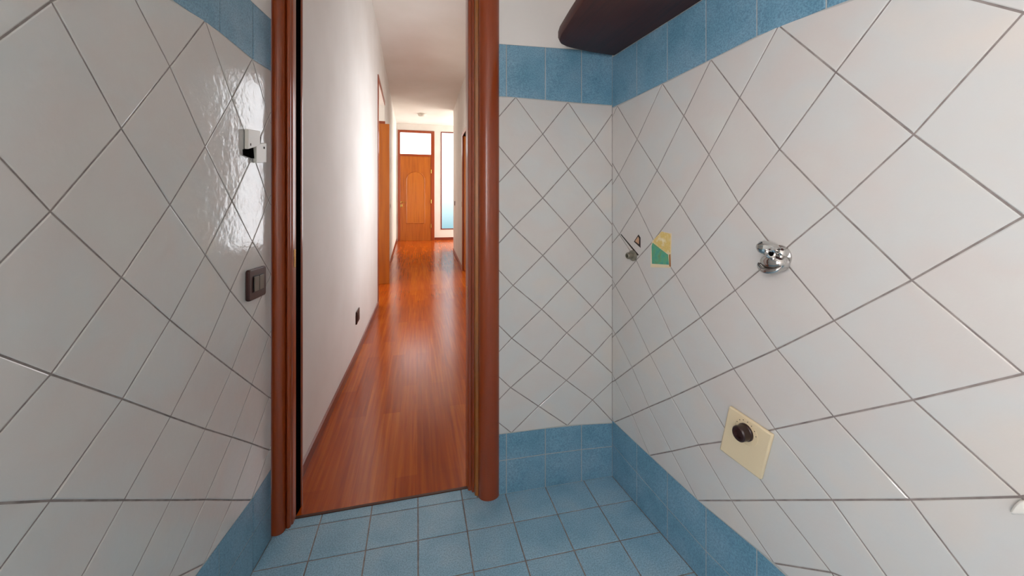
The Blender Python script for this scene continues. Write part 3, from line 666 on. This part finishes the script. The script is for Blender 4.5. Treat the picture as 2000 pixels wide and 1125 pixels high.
bm = bmesh.new(); lathe(bm, [(0, .002), (.0072, .002), (.0072, .006), (0, .006)], e0_, ex, 20); finish(bm, 'collar_hole', 'black', t)
bm = bmesh.new(); lathe(bm, [(0, 0), (.012, .001), (.016, .007), (.013, .014), (.006, .017), (0, .018)], c0 + n_ * .024 + up_ * .014 + uu_ * .022, (uu_ + up_ * .4 + n_ * .5).normalized(), 24); finish(bm, 'knob', 'chrome', t, smooth=True)

# smaller damaged fitting near the corner
t, u, z = on_wall(RW, 'pipe_stub', 1236, 500, 'small dull grey pipe stub on the right wall close to the corner', 'pipe stub')
c1 = RL(1237, 499, 0)
bm = bmesh.new(); lathe(bm, [(0, .0005), (.034, .0005), (.034, .003), (.024, .010), (.020, .012), (0, .012)], c1, RW.n, 28, sy=.8); finish(bm, 'rosette', 'dull_chrome', t, smooth=True)
bm = bmesh.new(); lathe(bm, [(.016, .011), (.016, .034), (.014, .036), (.010, .036), (.009, .02), (0, .02)], c1, RW.n, 24); finish(bm, 'pipe_end', 'dull_chrome', t, smooth=True)
poly_part(RW, t, [RW.uz(*p) for p in ((1213, 458), (1214, 457), (1249, 498), (1246, 499))], .0003, .0012, 'crack', 'dark_edge')
t, u, z = on_wall(RW, 'tile_chip', 1246, 470, 'small triangular chip in the tile showing bare clay, above pipe stub', 'tile chip')
poly_part(RW, t, R4([(1239, 472), (1248, 458), (1252, 464), (1252, 484)]), .0003, .0008, 'chip_edge', 'dark_edge')
poly_part(RW, t, R4([(1241.5, 471), (1247.5, 462), (1249.5, 466), (1249, 477)]), .0009, .0014, 'bare_clay', 'terracotta')
# opening in the tiles with old yellow and green wall
t, u, z = on_wall(RW, 'wall_patch', 1293, 488, 'ragged hole in the tiles showing old yellow plaster over green paint', 'wall patch')
poly_part(RW, t, R4([(1272, 522), (1273, 478), (1275, 471), (1293, 452), (1313, 456), (1311, 523)]), .0003, .0009, 'hole_edge', 'beige')
poly_part(RW, t, R4([(1279, 468), (1294, 452.5), (1311, 457), (1310.5, 495), (1304, 494), (1277, 474)]), .0010, .0030, 'yellow_plaster', 'yellow')
poly_part(RW, t, R4([(1275, 515), (1274, 481), (1276, 474), (1304, 496), (1306, 497), (1308, 517)]), .0010, .0020, 'green_paint', 'green')
poly_part(RW, t, R4([(1309, 520), (1308.5, 498), (1310.5, 496), (1311.5, 521)]), .0012, .0026, 'hole_side', 'wood_pale')
# white fitting at the right edge of the view
t, u, z = on_wall(RW, 'wall_hook', 1993, 990, 'small white plastic piece on the right wall at the right edge', 'hook')
pts = R4([(1984, 1000), (1982, 994), (1990, 982), (1999, 974), (2010, 974), (2014, 1000)])
poly_part(RW, t, pts, .0005, .018, 'hook_body', 'white_plastic', .005)

# ------------------------------------------------------------------ mahogany shelf on the right wall
sh = tagged(empty('wall_shelf', (RX0, 1.85, 2.315)), 'dark mahogany shelf with rounded end on the right wall above the blue band', 'shelf')
ZS = 2.316
out = [(rx(1.925) - .003, 1.918), (.90, 1.905), (.80, 1.884), (.745, 1.868), (.705, 1.842), (.680, 1.80), (.668, 1.745), (.655, 1.60), (.642, 1.414), (.63, 1.1), (.625, .6), (.625, .1), (rx(.1) - .003, .1)]
bm = bmesh.new()
lo = [bm.verts.new((p[0], p[1], ZS)) for p in out]
cxs, cys = .95, 1.1
def off(p, d, z):
    i = out.index(p); x, y = p
    if i in (0, len(out) - 1): return (x, y - (d if i == 0 else -d), z)
    return (x + d, y - d * max(0, (p[1] - 1.6) / .3) if p[1] > 1.6 else y, z)
rings = []
for d, dz in ((.016, 0), (.006, .004), (0, .016), (0, .045), (.006, .056), (.016, .06)):
    rings.append([bm.verts.new(off(p, d, ZS + dz)) for p in out])
for v in lo: bm.verts.remove(v)
n = len(out)
bm.faces.new(rings[0]); bm.faces.new(rings[-1][::-1])
for A, B in zip(rings, rings[1:]):
    for i in range(n): bm.faces.new([A[i], A[(i + 1) % n], B[(i + 1) % n], B[i]])
o = finish(bm, 'shelf_board', 'shelf', smooth=True); setparent(o, sh)
